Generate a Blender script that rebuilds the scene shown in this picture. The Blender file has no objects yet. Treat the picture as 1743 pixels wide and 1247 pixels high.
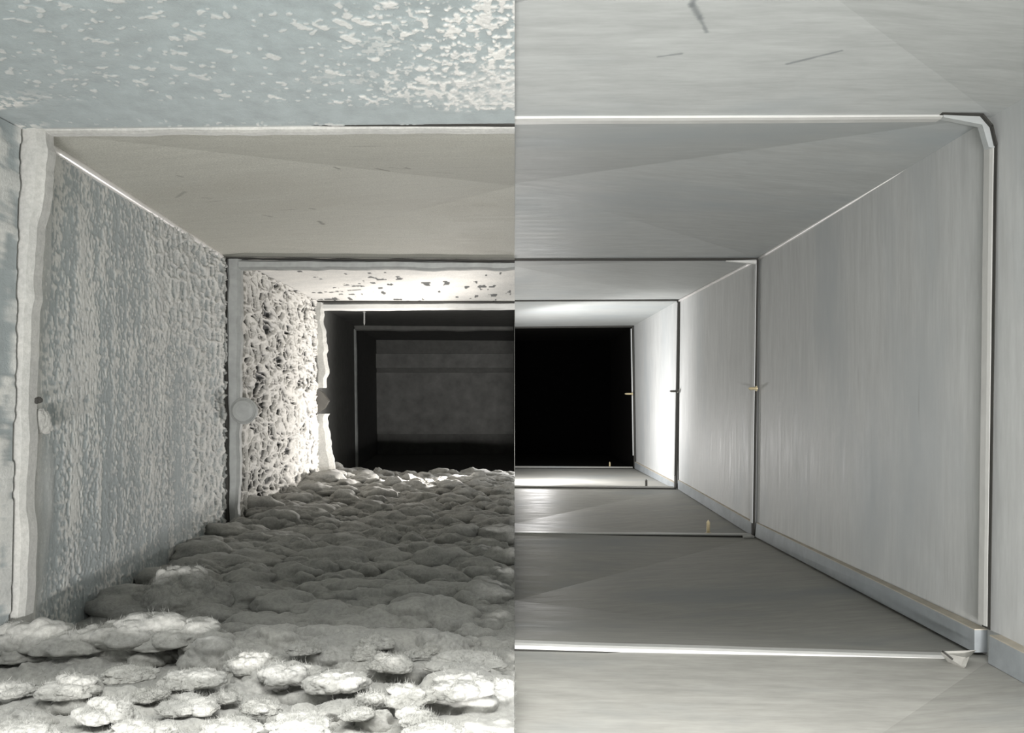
import bpy, bmesh, math, random
import numpy as np
from mathutils import Vector

# ---------------------------------------------------------------- scene, camera, light, exposure
scene = bpy.context.scene
COL = scene.collection
W, H = 1743, 1247
F = 1509.0                    # focal length in pixels
CX, CY = 876.0, 674.0         # where the duct's axis meets the frame
CAMZ = 0.38                   # lens height above the duct floor

scene.view_settings.view_transform = 'Standard'
scene.view_settings.look = 'None'
scene.view_settings.gamma = 1.0
scene.view_settings.use_curve_mapping = False
scene.view_settings.exposure = 0.0

cam_d = bpy.data.cameras.new('camera')
cam_d.sensor_fit = 'HORIZONTAL'
cam_d.sensor_width = 36.0
cam_d.lens = 36.0 * F / W
cam_d.shift_x = (W / 2 - CX) / W
cam_d.shift_y = (CY - H / 2) / W
cam_d.clip_start = 0.02
cam = bpy.data.objects.new('camera', cam_d)
cam.location = (0, 0, CAMZ)
cam.rotation_euler = (math.pi / 2, 0, 0)
COL.objects.link(cam)
scene.camera = cam

world = bpy.data.worlds.new('world')
scene.world = world
world.use_nodes = True
bg = world.node_tree.nodes['Background']
bg.inputs[0].default_value = (0.95, 0.98, 1.0, 1)
bg.inputs[1].default_value = 0.5


def aim(o, d):
    o.rotation_euler = Vector(d).to_track_quat('-Z', 'Y').to_euler()


def area(name, loc, d, sx, sy, power, col=(1, 1, 1), spread=math.pi):
    l = bpy.data.lights.new(name, 'AREA')
    l.shape = 'RECTANGLE'
    l.size, l.size_y = sx, sy
    l.energy = power
    l.color = col
    l.spread = spread
    o = bpy.data.objects.new(name, l)
    o.location = loc
    aim(o, d)
    COL.objects.link(o)
    return o


def spot(name, loc, d, power, ang, blend=0.5, r=0.03, col=(1, 1, 1)):
    l = bpy.data.lights.new(name, 'SPOT')
    l.energy = power
    l.spot_size = math.radians(ang)
    l.spot_blend = blend
    l.shadow_soft_size = r
    l.color = col
    o = bpy.data.objects.new(name, l)
    o.location = loc
    aim(o, d)
    COL.objects.link(o)
    return o


# added area light above the lens, no hatch there: brightens the nearest floor
area('overhead_fill', (0.0, 0.42, 0.735), (0, 0.10, -1), 1.1, 0.30, 13.2, (1, 0.995, 0.97), math.radians(103))
# work lamp lying low before the first joint, shining up and along the duct
area('work_lamp', (0.0, -0.85, 0.075), (0, 1, 0.09), 0.6, 0.05, 11.5, (1, 0.985, 0.97), math.radians(60))
# added unseen spot just before the third joint, turned back to brighten the dusty side
spot('dust_side_fill', (-0.16, 3.40, 0.085), (-0.75, -0.42, 0.55), 55, 135, 0.6, 0.03, (1, 0.95, 0.91))
# added bare point light just past the third joint, brightens the clean side
lamp_d = bpy.data.lights.new('clean_side_fill', 'POINT')
lamp_d.energy = 10.5
lamp_d.shadow_soft_size = 0.03
lamp_d.color = (1, 0.98, 0.97)
lamp = bpy.data.objects.new('clean_side_fill', lamp_d)
lamp.location = (0.10, 3.92, 0.16)
COL.objects.link(lamp)
spot('clean_wall_fill', (0.06, 3.80, 0.30), (1, 0.55, 0.30), 16, 150, 0.4, 0.04, (1, 0.98, 0.97))  # added spot that brightens the clean wall past the third joint

# ---------------------------------------------------------------- helpers
L_IN = None
R1, R2, R3, R4 = 1.20, 2.47, 3.54, 4.75      # depth of the joints


def P(px, py, D):
    return Vector(((px - CX) / F * D, D, CAMZ + (CY - py) / F * D))


def setprops(o, label=None, cat=None, group=None, kind=None):
    if label: o['label'] = label
    if cat: o['category'] = cat
    if group: o['group'] = group
    if kind: o['kind'] = kind
    return o


def empty(name, loc=(0, 0, 0)):
    o = bpy.data.objects.new(name, None)
    o.location = loc
    o.empty_display_size = 0.05
    COL.objects.link(o)
    return o


def link(name, me, mat, parent=None, loc=None):
    o = bpy.data.objects.new(name, me)
    if mat and not me.materials:
        me.materials.append(mat)
    if parent is not None:
        o.parent = parent
        if loc is None:
            # geometry is in world coordinates: cancel the parent's place
            o.location = -Vector(parent.location)
    if loc is not None:
        o.location = loc
    COL.objects.link(o)
    return o


def mesh(name, verts, faces, smooth=False):
    me = bpy.data.meshes.new(name)
    me.from_pydata([tuple(v) for v in verts], [], faces)
    me.update()
    bm = bmesh.new()
    bm.from_mesh(me)
    bmesh.ops.recalc_face_normals(bm, faces=bm.faces)
    bm.to_mesh(me)
    bm.free()
    if smooth:
        me.shade_smooth()
    return me


# ---- numpy noise
def _h(ix, iy, s):
    n = (ix.astype(np.int64) * 374761393 + iy.astype(np.int64) * 668265263 + s * 1442695041) & 0xffffffff
    n = ((n ^ (n >> 13)) * 1274126177) & 0xffffffff
    n = ((n ^ (n >> 16)) * 2246822519) & 0xffffffff
    n = n ^ (n >> 15)
    return (n & 0xffffff) / float(0x1000000)


def vnoise(x, y, s):
    ix, iy = np.floor(x), np.floor(y)
    fx, fy = x - ix, y - iy
    fx = fx * fx * fx * (fx * (fx * 6 - 15) + 10)
    fy = fy * fy * fy * (fy * (fy * 6 - 15) + 10)
    a, b = _h(ix, iy, s), _h(ix + 1, iy, s)
    c, d = _h(ix, iy + 1, s), _h(ix + 1, iy + 1, s)
    return (a * (1 - fx) + b * fx) * (1 - fy) + (c * (1 - fx) + d * fx) * fy


def fbm(x, y, s, o=4):
    t, a, n = 0, 1.0, 0
    for k in range(o):
        t = t + a * vnoise(x * 2 ** k + 17 * k, y * 2 ** k - 9 * k, s + k)
        n += a
        a *= 0.5
    return t / n


def worley(x, y, s):
    ix, iy = np.floor(x), np.floor(y)
    f1 = np.full(x.shape, 9.0)
    f2 = np.full(x.shape, 9.0)
    idv = np.zeros(x.shape)
    for dx in (-1, 0, 1):
        for dy in (-1, 0, 1):
            cx, cy = ix + dx, iy + dy
            qx = cx + 0.1 + 0.8 * _h(cx, cy, s)
            qy = cy + 0.1 + 0.8 * _h(cx, cy, s + 11)
            d = np.hypot(x - qx, y - qy)
            r = _h(cx, cy, s + 23)
            closer = d < f1
            f2 = np.where(closer, f1, np.minimum(f2, d))
            idv = np.where(closer, r, idv)
            f1 = np.where(closer, d, f1)
    return f1, f2, idv


def lumps(x, y, s, rmin=.45, rmax=.95):
    """overlapping rounded heaps: the highest of the neighbouring domes"""
    ix, iy = np.floor(x), np.floor(y)
    h = np.zeros(x.shape)
    for dx in (-1, 0, 1):
        for dy in (-1, 0, 1):
            cx, cy = ix + dx, iy + dy
            d = np.hypot(x - cx - _h(cx, cy, s), y - cy - _h(cx, cy, s + 11))
            r = rmin + (rmax - rmin) * _h(cx, cy, s + 23)
            a = .35 + .65 * _h(cx, cy, s + 31)
            h = np.maximum(h, a * np.maximum(0, 1 - (d / r) ** 2) ** .75)
    return h


def sstep(a, b, x):
    t = np.clip((x - a) / (b - a), 0, 1)
    return t * t * (3 - 2 * t)


def grid_mesh(name, pts, attrs=None, smooth=True):
    """pts: array (rows, cols, 3) -> quad mesh with float attributes."""
    r, c, _ = pts.shape
    idx = np.arange(r * c).reshape(r, c)
    f = np.stack([idx[:-1, :-1], idx[:-1, 1:], idx[1:, 1:], idx[1:, :-1]], -1).reshape(-1, 4)
    me = bpy.data.meshes.new(name)
    me.vertices.add(r * c)
    me.vertices.foreach_set('co', pts.reshape(-1).astype(np.float32))
    n = len(f)
    me.loops.add(n * 4)
    me.loops.foreach_set('vertex_index', f.reshape(-1).astype(np.int32))
    me.polygons.add(n)
    me.polygons.foreach_set('loop_start', (np.arange(n) * 4).astype(np.int32))
    me.update(calc_edges=True)
    for k, v in (attrs or {}).items():
        a = me.attributes.new(k, 'FLOAT', 'POINT')
        a.data.foreach_set('value', v.reshape(-1).astype(np.float32))
    if smooth:
        me.shade_smooth()
    me.validate()
    return me


# ---------------------------------------------------------------- materials
def nodes(name):
    m = bpy.data.materials.new(name)
    m.use_nodes = True
    nt = m.node_tree
    return m, nt, nt.nodes['Principled BSDF']


def N(nt, t, **kw):
    n = nt.nodes.new(t)
    for k, v in kw.items():
        setattr(n, k, v)
    return n


def noise_tex(nt, co, scale, detail=4, rough=0.55, vec=(1, 1, 1), rot=(0, 0, 0)):
    mp = N(nt, 'ShaderNodeMapping')
    mp.inputs['Scale'].default_value = vec
    mp.inputs['Rotation'].default_value = rot
    nt.links.new(co, mp.inputs['Vector'])
    t = N(nt, 'ShaderNodeTexNoise')
    t.inputs['Scale'].default_value = scale
    t.inputs['Detail'].default_value = detail
    t.inputs['Roughness'].default_value = rough
    nt.links.new(mp.outputs[0], t.inputs['Vector'])
    return t.outputs['Fac']


def ramp(nt, fac, stops):
    r = N(nt, 'ShaderNodeValToRGB')
    e = r.color_ramp.elements
    while len(e) < len(stops):
        e.new(0.5)
    for el, (p, c) in zip(e, stops):
        el.position = p
        el.color = (*c, 1) if len(c) == 3 else c
    nt.links.new(fac, r.inputs[0])
    return r.outputs[0]


def mixc(nt, fac, a, b, mode='MIX'):
    m = N(nt, 'ShaderNodeMix', data_type='RGBA', blend_type=mode)
    for sock, v in ((m.inputs[0], fac), (m.inputs[6], a), (m.inputs[7], b)):
        if hasattr(v, 'node'):
            nt.links.new(v, sock)
        else:
            sock.default_value = v if not isinstance(v, tuple) else ((*v, 1) if len(v) == 3 else v)
    return m.outputs[2]


def geo_pos(nt):
    return N(nt, 'ShaderNodeNewGeometry').outputs['Position']


def stain(nt, co, a, b, w, k):
    """rubbed mark on a flat sheet between two points of the plan, with a ragged edge"""
    def vm(op, x, y=None):
        n = N(nt, 'ShaderNodeVectorMath', operation=op)
        for sock, v in ((n.inputs[0], x), (n.inputs[1], y)):
            if v is None: continue
            if hasattr(v, 'node'): nt.links.new(v, sock)
            else: sock.default_value = v
        return n
    flat = vm('MULTIPLY', co, (1, 1, 0)).outputs[0]
    pa = vm('SUBTRACT', flat, tuple(a)).outputs[0]
    ba = b - a
    d = vm('DOT_PRODUCT', pa, tuple(ba / ba.length_squared)).outputs['Value']
    cl = N(nt, 'ShaderNodeClamp')
    nt.links.new(d, cl.inputs[0])
    sc_ = N(nt, 'ShaderNodeVectorMath', operation='SCALE')
    sc_.inputs[0].default_value = tuple(ba)
    nt.links.new(cl.outputs[0], sc_.inputs['Scale'])
    dist = vm('LENGTH', vm('SUBTRACT', pa, sc_.outputs[0]).outputs[0]).outputs['Value']
    nz = noise_tex(nt, co, 60, 3, 0.6)
    ma = N(nt, 'ShaderNodeMath', operation='MULTIPLY_ADD')
    nt.links.new(nz, ma.inputs[0])
    ma.inputs[1].default_value = w * 1.3
    nt.links.new(dist, ma.inputs[2])
    mr = N(nt, 'ShaderNodeMapRange', interpolation_type='SMOOTHSTEP')
    mr.inputs['From Min'].default_value = w * 1.7
    mr.inputs['From Max'].default_value = w * 0.7
    mr.inputs['To Max'].default_value = k
    nt.links.new(ma.outputs[0], mr.inputs['Value'])
    return mr.outputs[0]


def sheet_metal(name, base, blotch, streak, metallic=0.06, rough=0.55, blot_amt=(0.5, 0.72), contrast=0.12, speck=None, grain=0.0, stains=None, spec=0.14):
    """galvanised sheet; streak = scale of the brushed grain per axis"""
    m, nt, b = nodes(name)
    co = geo_pos(nt)
    s1 = noise_tex(nt, co, 6.0, 6, 0.65, streak)
    s2 = noise_tex(nt, co, 22.0, 3, 0.6, streak)
    lo = tuple(c * (1 - contrast) for c in base)
    hi = tuple(min(1, c * (1 + contrast)) for c in base)
    c1 = ramp(nt, s1, [(0.34, lo), (0.66, hi)])
    c2 = ramp(nt, s2, [(0.3, (1 - contrast * .5,) * 3), (0.7, (1 + contrast * .4,) * 3)])
    c = mixc(nt, 1.0, c1, c2, 'MULTIPLY')
    bl = noise_tex(nt, co, 3.3, 5, 0.6, tuple(0.35 + 0.65 * min(1, v / 6) for v in streak))
    bf = ramp(nt, bl, [(blot_amt[0], (0, 0, 0)), (blot_amt[1], (1, 1, 1))])
    c = mixc(nt, bf, c, blotch)
    # small dark nicks along the grain
    nk = noise_tex(nt, co, 9.0, 2, 0.5, tuple(v * 0.45 for v in streak), (0.2, 0.15, 0.1))
    nf = ramp(nt, nk, [(0.72, (0, 0, 0)), (0.80, (0.55, 0.55, 0.55))])
    c = mixc(nt, nf, c, tuple(v * 0.62 for v in base))
    for (ax_, ay_, bx_, by_, w_, k_) in (stains or ()):
        c = mixc(nt, stain(nt, co, Vector((ax_, ay_, 0)), Vector((bx_, by_, 0)), w_, k_), c, tuple(v * .5 for v in blotch))
    if grain:
        g = noise_tex(nt, co, 420.0, 2, 0.8)
        gc = ramp(nt, g, [(0.25, (1 - grain,) * 3), (0.75, (1 + grain,) * 3)])
        c = mixc(nt, 1.0, c, gc, 'MULTIPLY')
    nt.links.new(c, b.inputs['Base Color'])
    b.inputs['Metallic'].default_value = metallic
    b.inputs['Specular IOR Level'].default_value = spec
    rr = ramp(nt, s1, [(0.3, (rough - 0.08,) * 3), (0.7, (rough + 0.1,) * 3)])
    nt.links.new(rr, b.inputs['Roughness'])
    bp = N(nt, 'ShaderNodeBump')
    bp.inputs['Strength'].default_value = 0.18
    bp.inputs['Distance'].default_value = 0.004
    wv = noise_tex(nt, co, 2.4, 3, 0.5, tuple(0.4 + 0.6 * min(1, v / 8) for v in streak))
    ad = N(nt, 'ShaderNodeMath', operation='MULTIPLY_ADD')
    nt.links.new(s2, ad.inputs[0])
    ad.inputs[1].default_value = 0.06
    nt.links.new(wv, ad.inputs[2])
    nt.links.new(ad.outputs[0], bp.inputs['Height'])
    nt.links.new(bp.outputs[0], b.inputs['Normal'])
    if speck:
        speck(nt, co, c, b)
    return m


def plain(name, col, rough=0.6, metallic=0.0, var=0.15, scale=30):
    m, nt, b = nodes(name)
    co = geo_pos(nt)
    n = noise_tex(nt, co, scale, 5, 0.6)
    c = ramp(nt, n, [(0.3, tuple(v * (1 - var) for v in col)), (0.7, tuple(min(1, v * (1 + var)) for v in col))])
    nt.links.new(c, b.inputs['Base Color'])
    b.inputs['Roughness'].default_value = rough
    b.inputs['Metallic'].default_value = metallic
    return m


def dust_mat(name, light, dark, attr=None, metal=None, fine=160, thin=0.12):
    """fluffy dust; the attribute (thickness of the dust) lets the sheet show where it is thin"""
    m, nt, b = nodes(name)
    co = geo_pos(nt)
    n = noise_tex(nt, co, fine, 4, 0.7)
    n2 = noise_tex(nt, co, 14, 5, 0.6)
    c = ramp(nt, n, [(0.3, dark), (0.68, light)])
    c2 = ramp(nt, n2, [(0.3, (0.86,) * 3), (0.7, (1.06, 1.05, 1.03))])
    c = mixc(nt, 1.0, c, c2, 'MULTIPLY')
    if attr:
        a = N(nt, 'ShaderNodeAttribute', attribute_name=attr)
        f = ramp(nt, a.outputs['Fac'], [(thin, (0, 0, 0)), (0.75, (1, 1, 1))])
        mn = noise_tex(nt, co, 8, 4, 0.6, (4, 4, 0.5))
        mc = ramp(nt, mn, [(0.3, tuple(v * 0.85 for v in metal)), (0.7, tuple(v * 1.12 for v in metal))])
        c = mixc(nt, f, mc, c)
    nt.links.new(c, b.inputs['Base Color'])
    b.inputs['Roughness'].default_value = 0.95
    b.inputs['Specular IOR Level'].default_value = 0.1
    b.inputs['Sheen Weight'].default_value = 0.25
    b.inputs['Sheen Roughness'].default_value = 0.5
    bp = N(nt, 'ShaderNodeBump')
    bp.inputs['Strength'].default_value = 0.3
    bp.inputs['Distance'].default_value = 0.004
    nt.links.new(n, bp.inputs['Height'])
    nt.links.new(bp.outputs[0], b.inputs['Normal'])
    return m


STX = (1.5, 9, 9)      # grain across the duct (ceiling, floor)
STZ = (9, 9, 1.1)      # grain up the walls

def ceil_xy(px, py):          # where a mark on the nearest ceiling lies, in plan
    D = F * 0.372 / (CY - py)
    return (px - CX) / F * D, D
CEIL_MARKS = []
for (x0, y0, x1, y1, w_, k_) in ((1188, 38, 1178, 62, .005, .8), (1178, 60, 1192, 78, .006, .8), (1190, 76, 1203, 96, .004, .7), (878, 56, 1010, 27, .004, .5),
                                 (1010, 27, 1240, 18, .004, .45), (1340, 138, 1432, 121, .0035, .7), (1120, 128, 1160, 124, .003, .6), (1190, 38, 1215, 26, .003, .5)):
    CEIL_MARKS.append((*ceil_xy(x0, y0), *ceil_xy(x1, y1), w_, k_))
DUSTY_MARKS = []
for (x0, y0, x1, y1, w_, k_) in ((568, 318, 578, 322, .004, .8), (640, 324, 662, 331, .005, .8), (690, 323, 698, 326, .005, .8), (662, 322, 690, 326, .003, .6), (735, 335, 770, 338, .003, .6),
                                 (543, 405, 550, 411, .007, .8), (478, 382, 500, 383, .004, .6), (448, 388, 462, 392, .006, .5), (527, 383, 536, 385, .005, .7), (300, 348, 315, 340, .006, .5), (345, 352, 360, 354, .004, .5), (302, 312, 312, 316, .004, .5)):
    d0_, d1_ = F * 0.362 / (CY - y0), F * 0.362 / (CY - y1)
    DUSTY_MARKS.append(((x0 - CX) / F * d0_, d0_, (x1 - CX) / F * d1_, d1_, w_, k_))
M = {}
M['ceil_clean'] = sheet_metal('galvanised_ceiling', (0.455, 0.47, 0.462), (0.40, 0.43, 0.44), STX, contrast=0.09, stains=CEIL_MARKS)
M['floor_clean'] = sheet_metal('galvanised_floor', (0.345, 0.34, 0.315), (0.265, 0.28, 0.28), STX, 0.04, 0.6)
M['wall_clean'] = sheet_metal('galvanised_wall', (0.57, 0.58, 0.575), (0.48, 0.505, 0.515), STZ, contrast=0.08, spec=0.3)
M['deep_clean_shade'] = plain('unlit_clean_sheet', (0.007, 0.0065, 0.006), 1.0)  # near-black copy of the clean sheet, paints the unlit depth
M['deep_clean_shade'].node_tree.nodes['Principled BSDF'].inputs['Specular IOR Level'].default_value = 0.05
M['deep_dusty_shade'] = plain('unlit_dusty_sheet', (0.12, 0.12, 0.112), 0.9)  # darkened copy of the dusty sheet, paints the dim far sections
M['cleat'] = plain('bright_cleat_zinc', (0.56, 0.56, 0.54), 0.45, 0.1, 0.06)
M['gasket'] = plain('joint_sealant_and_shadow', (0.035, 0.034, 0.030), 0.8)  # dark joint lines; also the painted shadow under the floor cleat
M['seam'] = plain('highlit_seam', (0.92, 0.90, 0.88), 0.3, 0.1, 0.05)  # near-white base colour paints the highlight along the corner seams
M['band'] = sheet_metal('blue_grey_seam_band', (0.36, 0.385, 0.40), (0.30, 0.33, 0.35), (3, 3, 3), 0.2, 0.5)
M['ledge'] = plain('dusty_ledge', (0.47, 0.43, 0.36), 0.9)
M['brass'] = plain('yellow_zinc_screw', (0.62, 0.54, 0.36), 0.4, 0.4)
M['steel_and_shade'] = plain('dark_steel_and_shade', (0.10, 0.095, 0.085), 0.5, 0.3)  # dark screws; also paints the shaded front of the third-joint tab
M['flange_dusty'] = plain('dull_grey_flange', (0.33, 0.34, 0.33), 0.75, 0.1, 0.12, 40)
M['dust'] = dust_mat('fluffy_dust', (0.40, 0.40, 0.38), (0.275, 0.275, 0.26))
def fibre_mat():
    m, nt, b = nodes('dust_fibre')
    b.inputs['Base Color'].default_value = (0.50, 0.50, 0.475, 1)
    b.inputs['Roughness'].default_value = 1.0
    tr = N(nt, 'ShaderNodeBsdfTranslucent')
    tr.inputs[0].default_value = (0.50, 0.50, 0.475, 1)
    mx = N(nt, 'ShaderNodeMixShader')
    mx.inputs[0].default_value = 0.5
    nt.links.new(b.outputs[0], mx.inputs[1])
    nt.links.new(tr.outputs[0], mx.inputs[2])
    nt.links.new(mx.outputs[0], nt.nodes['Material Output'].inputs['Surface'])
    return m
M['fibre'] = fibre_mat()
M['pale_dust'] = dust_mat('pale_caked_dust', (0.54, 0.54, 0.515), (0.41, 0.41, 0.39))
M['wall_dust'] = dust_mat('wall_dust', (0.72, 0.725, 0.70), (0.56, 0.57, 0.55), 'dust', (0.335, 0.375, 0.38), 220)
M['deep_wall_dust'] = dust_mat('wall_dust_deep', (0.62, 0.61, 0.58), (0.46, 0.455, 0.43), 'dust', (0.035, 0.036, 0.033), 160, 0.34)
M['ceil_dust1'] = dust_mat('ceiling_dust_specks', (0.70, 0.70, 0.68), (0.55, 0.55, 0.53), 'dust', (0.30, 0.345, 0.35), 220)
M['ceil_dust2'] = sheet_metal('dust_filmed_ceiling', (0.53, 0.525, 0.475), (0.49, 0.48, 0.43), STX, 0.05, 0.7, (0.5, 0.7), 0.05, None, 0.25, DUSTY_MARKS)

# ---------------------------------------------------------------- the duct shell (setting)
# corners of each joint: (ceiling middle y, corner top (x,y), corner bottom (x,y), floor middle y)
RIGHT = {
    R1: (200, (1692, 197), (1690, 1120), 1104),
    R2: (441, (1293, 439), (1287, 914), 907),
    R3: (511, (1157, 510), (1154, 832), 829),
    R4: (556, (1079, 554), (1083, 798), 797),
}
LEFT = {
    R1: (214, (42, 222), (22, 1132), 1132),
    R2: (441, (380, 438), (380, 912), 907),
    R3: (512, (528, 511), (532, 831), 829),
    R4: (556, (603, 554), (606, 798), 797),
}


def ring(side, D):
    t = (RIGHT if side > 0 else LEFT)
    if D in t:
        c, tc, bc, f = t[D]
        return P(876, c, D), P(*tc, D), P(*bc, D), P(876, f, D)
    if D < R1:                       # nearer than the first joint: runs on straight
        c, tc, bc, f = [v.copy() for v in ring(side, R1)]
    else:
        c, tc, bc, f = [v.copy() for v in ring(side, R4)]
        if side < 0:
            tc.x -= 0.058 * (D - R4); bc.x -= 0.058 * (D - R4)
    for v in (c, tc, bc, f):
        v.y = D
    return c, tc, bc, f


shell = {}
for nm in ('ceiling', 'floor', 'wall_left', 'wall_right', 'wall_back'):
    shell[nm] = setprops(empty(nm, (0, 2.0, 0)), kind='structure')

BULGE = 0.055
NEAR, FAR = 0.05, 5.95


def half_panel(name, a, b, c, d, bulge, out, mat, parent, thick=0.003):
    """a,b front middle/outer; c,d back outer/middle. The cross-break's apex lies on the a-d edge."""
    apex = (a + d) / 2 + out * bulge
    apex.y = a.y + (d.y - a.y) * 0.48
    v = [a, b, c, d, apex]
    faces = [(4, 0, 1), (4, 1, 2), (4, 2, 3)]
    n = len(v)
    v2 = v + [p + out * thick for p in v]
    f2 = faces + [tuple(i + n for i in reversed(f)) for f in faces]
    loop = [0, 1, 2, 3, 4]
    for i in range(5):
        j = (i + 1) % 5
        f2.append((loop[i], loop[j], loop[j] + n, loop[i] + n))
    return link(name, mesh(name, v2, f2), mat, parent)


def wall_panel(name, tf, bf, bb, tb, bulge, out, mat, parent, thick=0.003):
    apex = (tf + bf + bb + tb) / 4 + out * bulge
    v = [tf, bf, bb, tb, apex]
    faces = [(4, 0, 1), (4, 1, 2), (4, 2, 3), (4, 3, 0)]
    v2 = v + [p + out * thick for p in v]
    f2 = faces + [tuple(i + 5 for i in reversed(f)) for f in faces]
    for i in range(4):
        j = (i + 1) % 4
        f2.append((i, j, j + 5, i + 5))
    return link(name, mesh(name, v2, f2), mat, parent)


UP, DN = Vector((0, 0, 1)), Vector((0, 0, -1))
depths = [-1.0, NEAR, R1, R2, R3, R4, FAR]
for i in range(len(depths) - 1):
    d0, d1 = depths[i], depths[i + 1]
    c0, t0, b0, f0 = ring(1, d0)
    c1, t1, b1, f1 = ring(1, d1)
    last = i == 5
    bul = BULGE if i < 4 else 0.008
    half_panel('panel', c0, t0, t1, c1, bul, UP, M['ceil_clean'] if not last else M['deep_clean_shade'], shell['ceiling'])
    half_panel('panel', f0, b0, b1, f1, bul, DN, M['floor_clean'] if not last else M['deep_clean_shade'], shell['floor'])
    wall_panel('panel', t0, b0, b1, t1, 0.006, Vector((1, 0, 0)), M['wall_clean'] if not last else M['deep_clean_shade'], shell['wall_right'])
    c0, t0, b0, f0 = ring(-1, d0)
    c1, t1, b1, f1 = ring(-1, d1)
    cm = [M['ceil_clean'], M['ceil_dust2'], M['ceil_dust2'], M['deep_dusty_shade'], M['deep_dusty_shade']][max(0, i - 1)]
    wm = M['flange_dusty'] if i < 4 else M['deep_dusty_shade']
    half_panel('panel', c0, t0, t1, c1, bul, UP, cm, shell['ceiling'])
    half_panel('panel', f0, b0, b1, f1, bul, DN, M['flange_dusty'] if i < 4 else M['deep_dusty_shade'], shell['floor'])
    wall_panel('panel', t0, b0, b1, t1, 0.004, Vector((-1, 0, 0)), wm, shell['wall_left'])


def box_mesh(name, lo, hi):
    x0, y0, z0 = lo
    x1, y1, z1 = hi
    v = [(x0, y0, z0), (x1, y0, z0), (x1, y1, z0), (x0, y1, z0), (x0, y0, z1), (x1, y0, z1), (x1, y1, z1), (x0, y1, z1)]
    f = [(0, 1, 2, 3), (4, 5, 6, 7), (0, 1, 5, 4), (1, 2, 6, 5), (2, 3, 7, 6), (3, 0, 4, 7)]
    return mesh(name, v, f)


# far end: sheets coloured dark for the unlit depth, dusty left, black right
link('panel', box_mesh('panel', (-1.0, FAR, -0.06), (0.0, FAR + 0.01, 0.85)), M['deep_dusty_shade'], shell['wall_back'])
link('panel', box_mesh('panel', (0.0, FAR, -0.06), (0.75, FAR + 0.01, 0.85)), plain('black_end_shade', (0.0015, 0.0015, 0.0015), 1.0), shell['wall_back'])
bpy.data.materials['black_end_shade'].node_tree.nodes['Principled BSDF'].inputs['Specular IOR Level'].default_value = 0.0
# the access plate bolted on the far end, with a rail above it
plate = setprops(empty('access_plate', P(760, 670, FAR - 0.02)), 'grey dusty access plate on the dark far end of the dusty duct half', 'plate')
a, b_ = P(640, 634, FAR), P(874, 738, FAR)
link('cover_sheet', box_mesh('cover_sheet', (a.x, FAR - 0.02, b_.z), (b_.x, FAR - 0.001, a.z)), plain('dull_plate', (0.17, 0.17, 0.16), 0.9, 0, 0.25, 12), plate)
a, b_ = P(640, 602, FAR), P(874, 626, FAR)
link('upper_rail', box_mesh('upper_rail', (a.x, FAR - 0.03, b_.z), (b_.x, FAR - 0.001, a.z)), bpy.data.materials['dull_plate'], plate)

# added edge-on sheet, keeps light from crossing between halves past the third joint
sp = link('light_block_sheet', box_mesh('light_block_sheet', (-0.0012, R3 + 0.385, -0.02), (0.0012, FAR, 0.80)), M['deep_dusty_shade'])
setprops(sp, 'thin upright sheet added to keep light from crossing between the halves deep in the duct', 'sheet')


# ---------------------------------------------------------------- strips (cleats, gaskets, flanges)
def strip(name, orient, a, b, D, thick, n, amp, seed, mat, parent=None, bevel=True):
    """orient 'h': a=(x, ytop, ybottom); 'v': a=(y, xleft, xright). Edges wander by amp pixels."""
    rs = np.random.RandomState(seed)
    t = np.linspace(0, 1, n + 1)
    def wander(s):
        return (fbm(t * n / 7.0 + s * 3.1, t * 0 + s, seed + s, 3) - 0.5) * 2
    e0 = a[1] + (b[1] - a[1]) * t + wander(1) * amp[0]
    e1 = a[2] + (b[2] - a[2]) * t + wander(2) * amp[1]
    s_ = a[0] + (b[0] - a[0]) * t
    prof = []
    for k in range(n + 1):
        if orient == 'h':
            p0, p1 = P(s_[k], e0[k], D), P(s_[k], e1[k], D)
        else:
            p0, p1 = P(e0[k], s_[k], D), P(e1[k], s_[k], D)
        m0 = p0 + (p1 - p0) * 0.22
        m1 = p0 + (p1 - p0) * 0.78
        back = Vector((0, thick, 0))
        q = Vector((0, thick * 0.3, 0))
        prof.append([p0 + q, m0, m1, p1 + q, p1 + back, p0 + back])
    v = [p for pr in prof for p in pr]
    f = []
    for k in range(n):
        for j in range(6):
            j2 = (j + 1) % 6
            f.append((k * 6 + j, k * 6 + j2, (k + 1) * 6 + j2, (k + 1) * 6 + j))
    f.append(tuple(range(6)))
    f.append(tuple(range(n * 6, n * 6 + 6)))
    return link(name, mesh(name, v, f, False), mat, parent)


# --- first joint, clean side
t = setprops(empty('ceiling_cleat', P(1250, 198, R1)), 'long pale slip cleat along the nearest clean ceiling joint', 'cleat')
strip('cleat_strip', 'h', (876, 194.5, 204), (1605, 192, 200), R1 - 0.004, 0.02, 30, (0.4, 0.8), 3, M['cleat'], t)
strip('sealant_and_shadow', 'h', (876, 190, 195), (1180, 188, 193), R1 - 0.010, 0.018, 30, (1.6, 0.2), 4, M['gasket'], t)
strip('sealant_and_shadow', 'h', (1180, 189, 193), (1606, 190, 192.5), R1 - 0.010, 0.018, 20, (0.5, 0.2), 5, M['gasket'], t)

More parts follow.
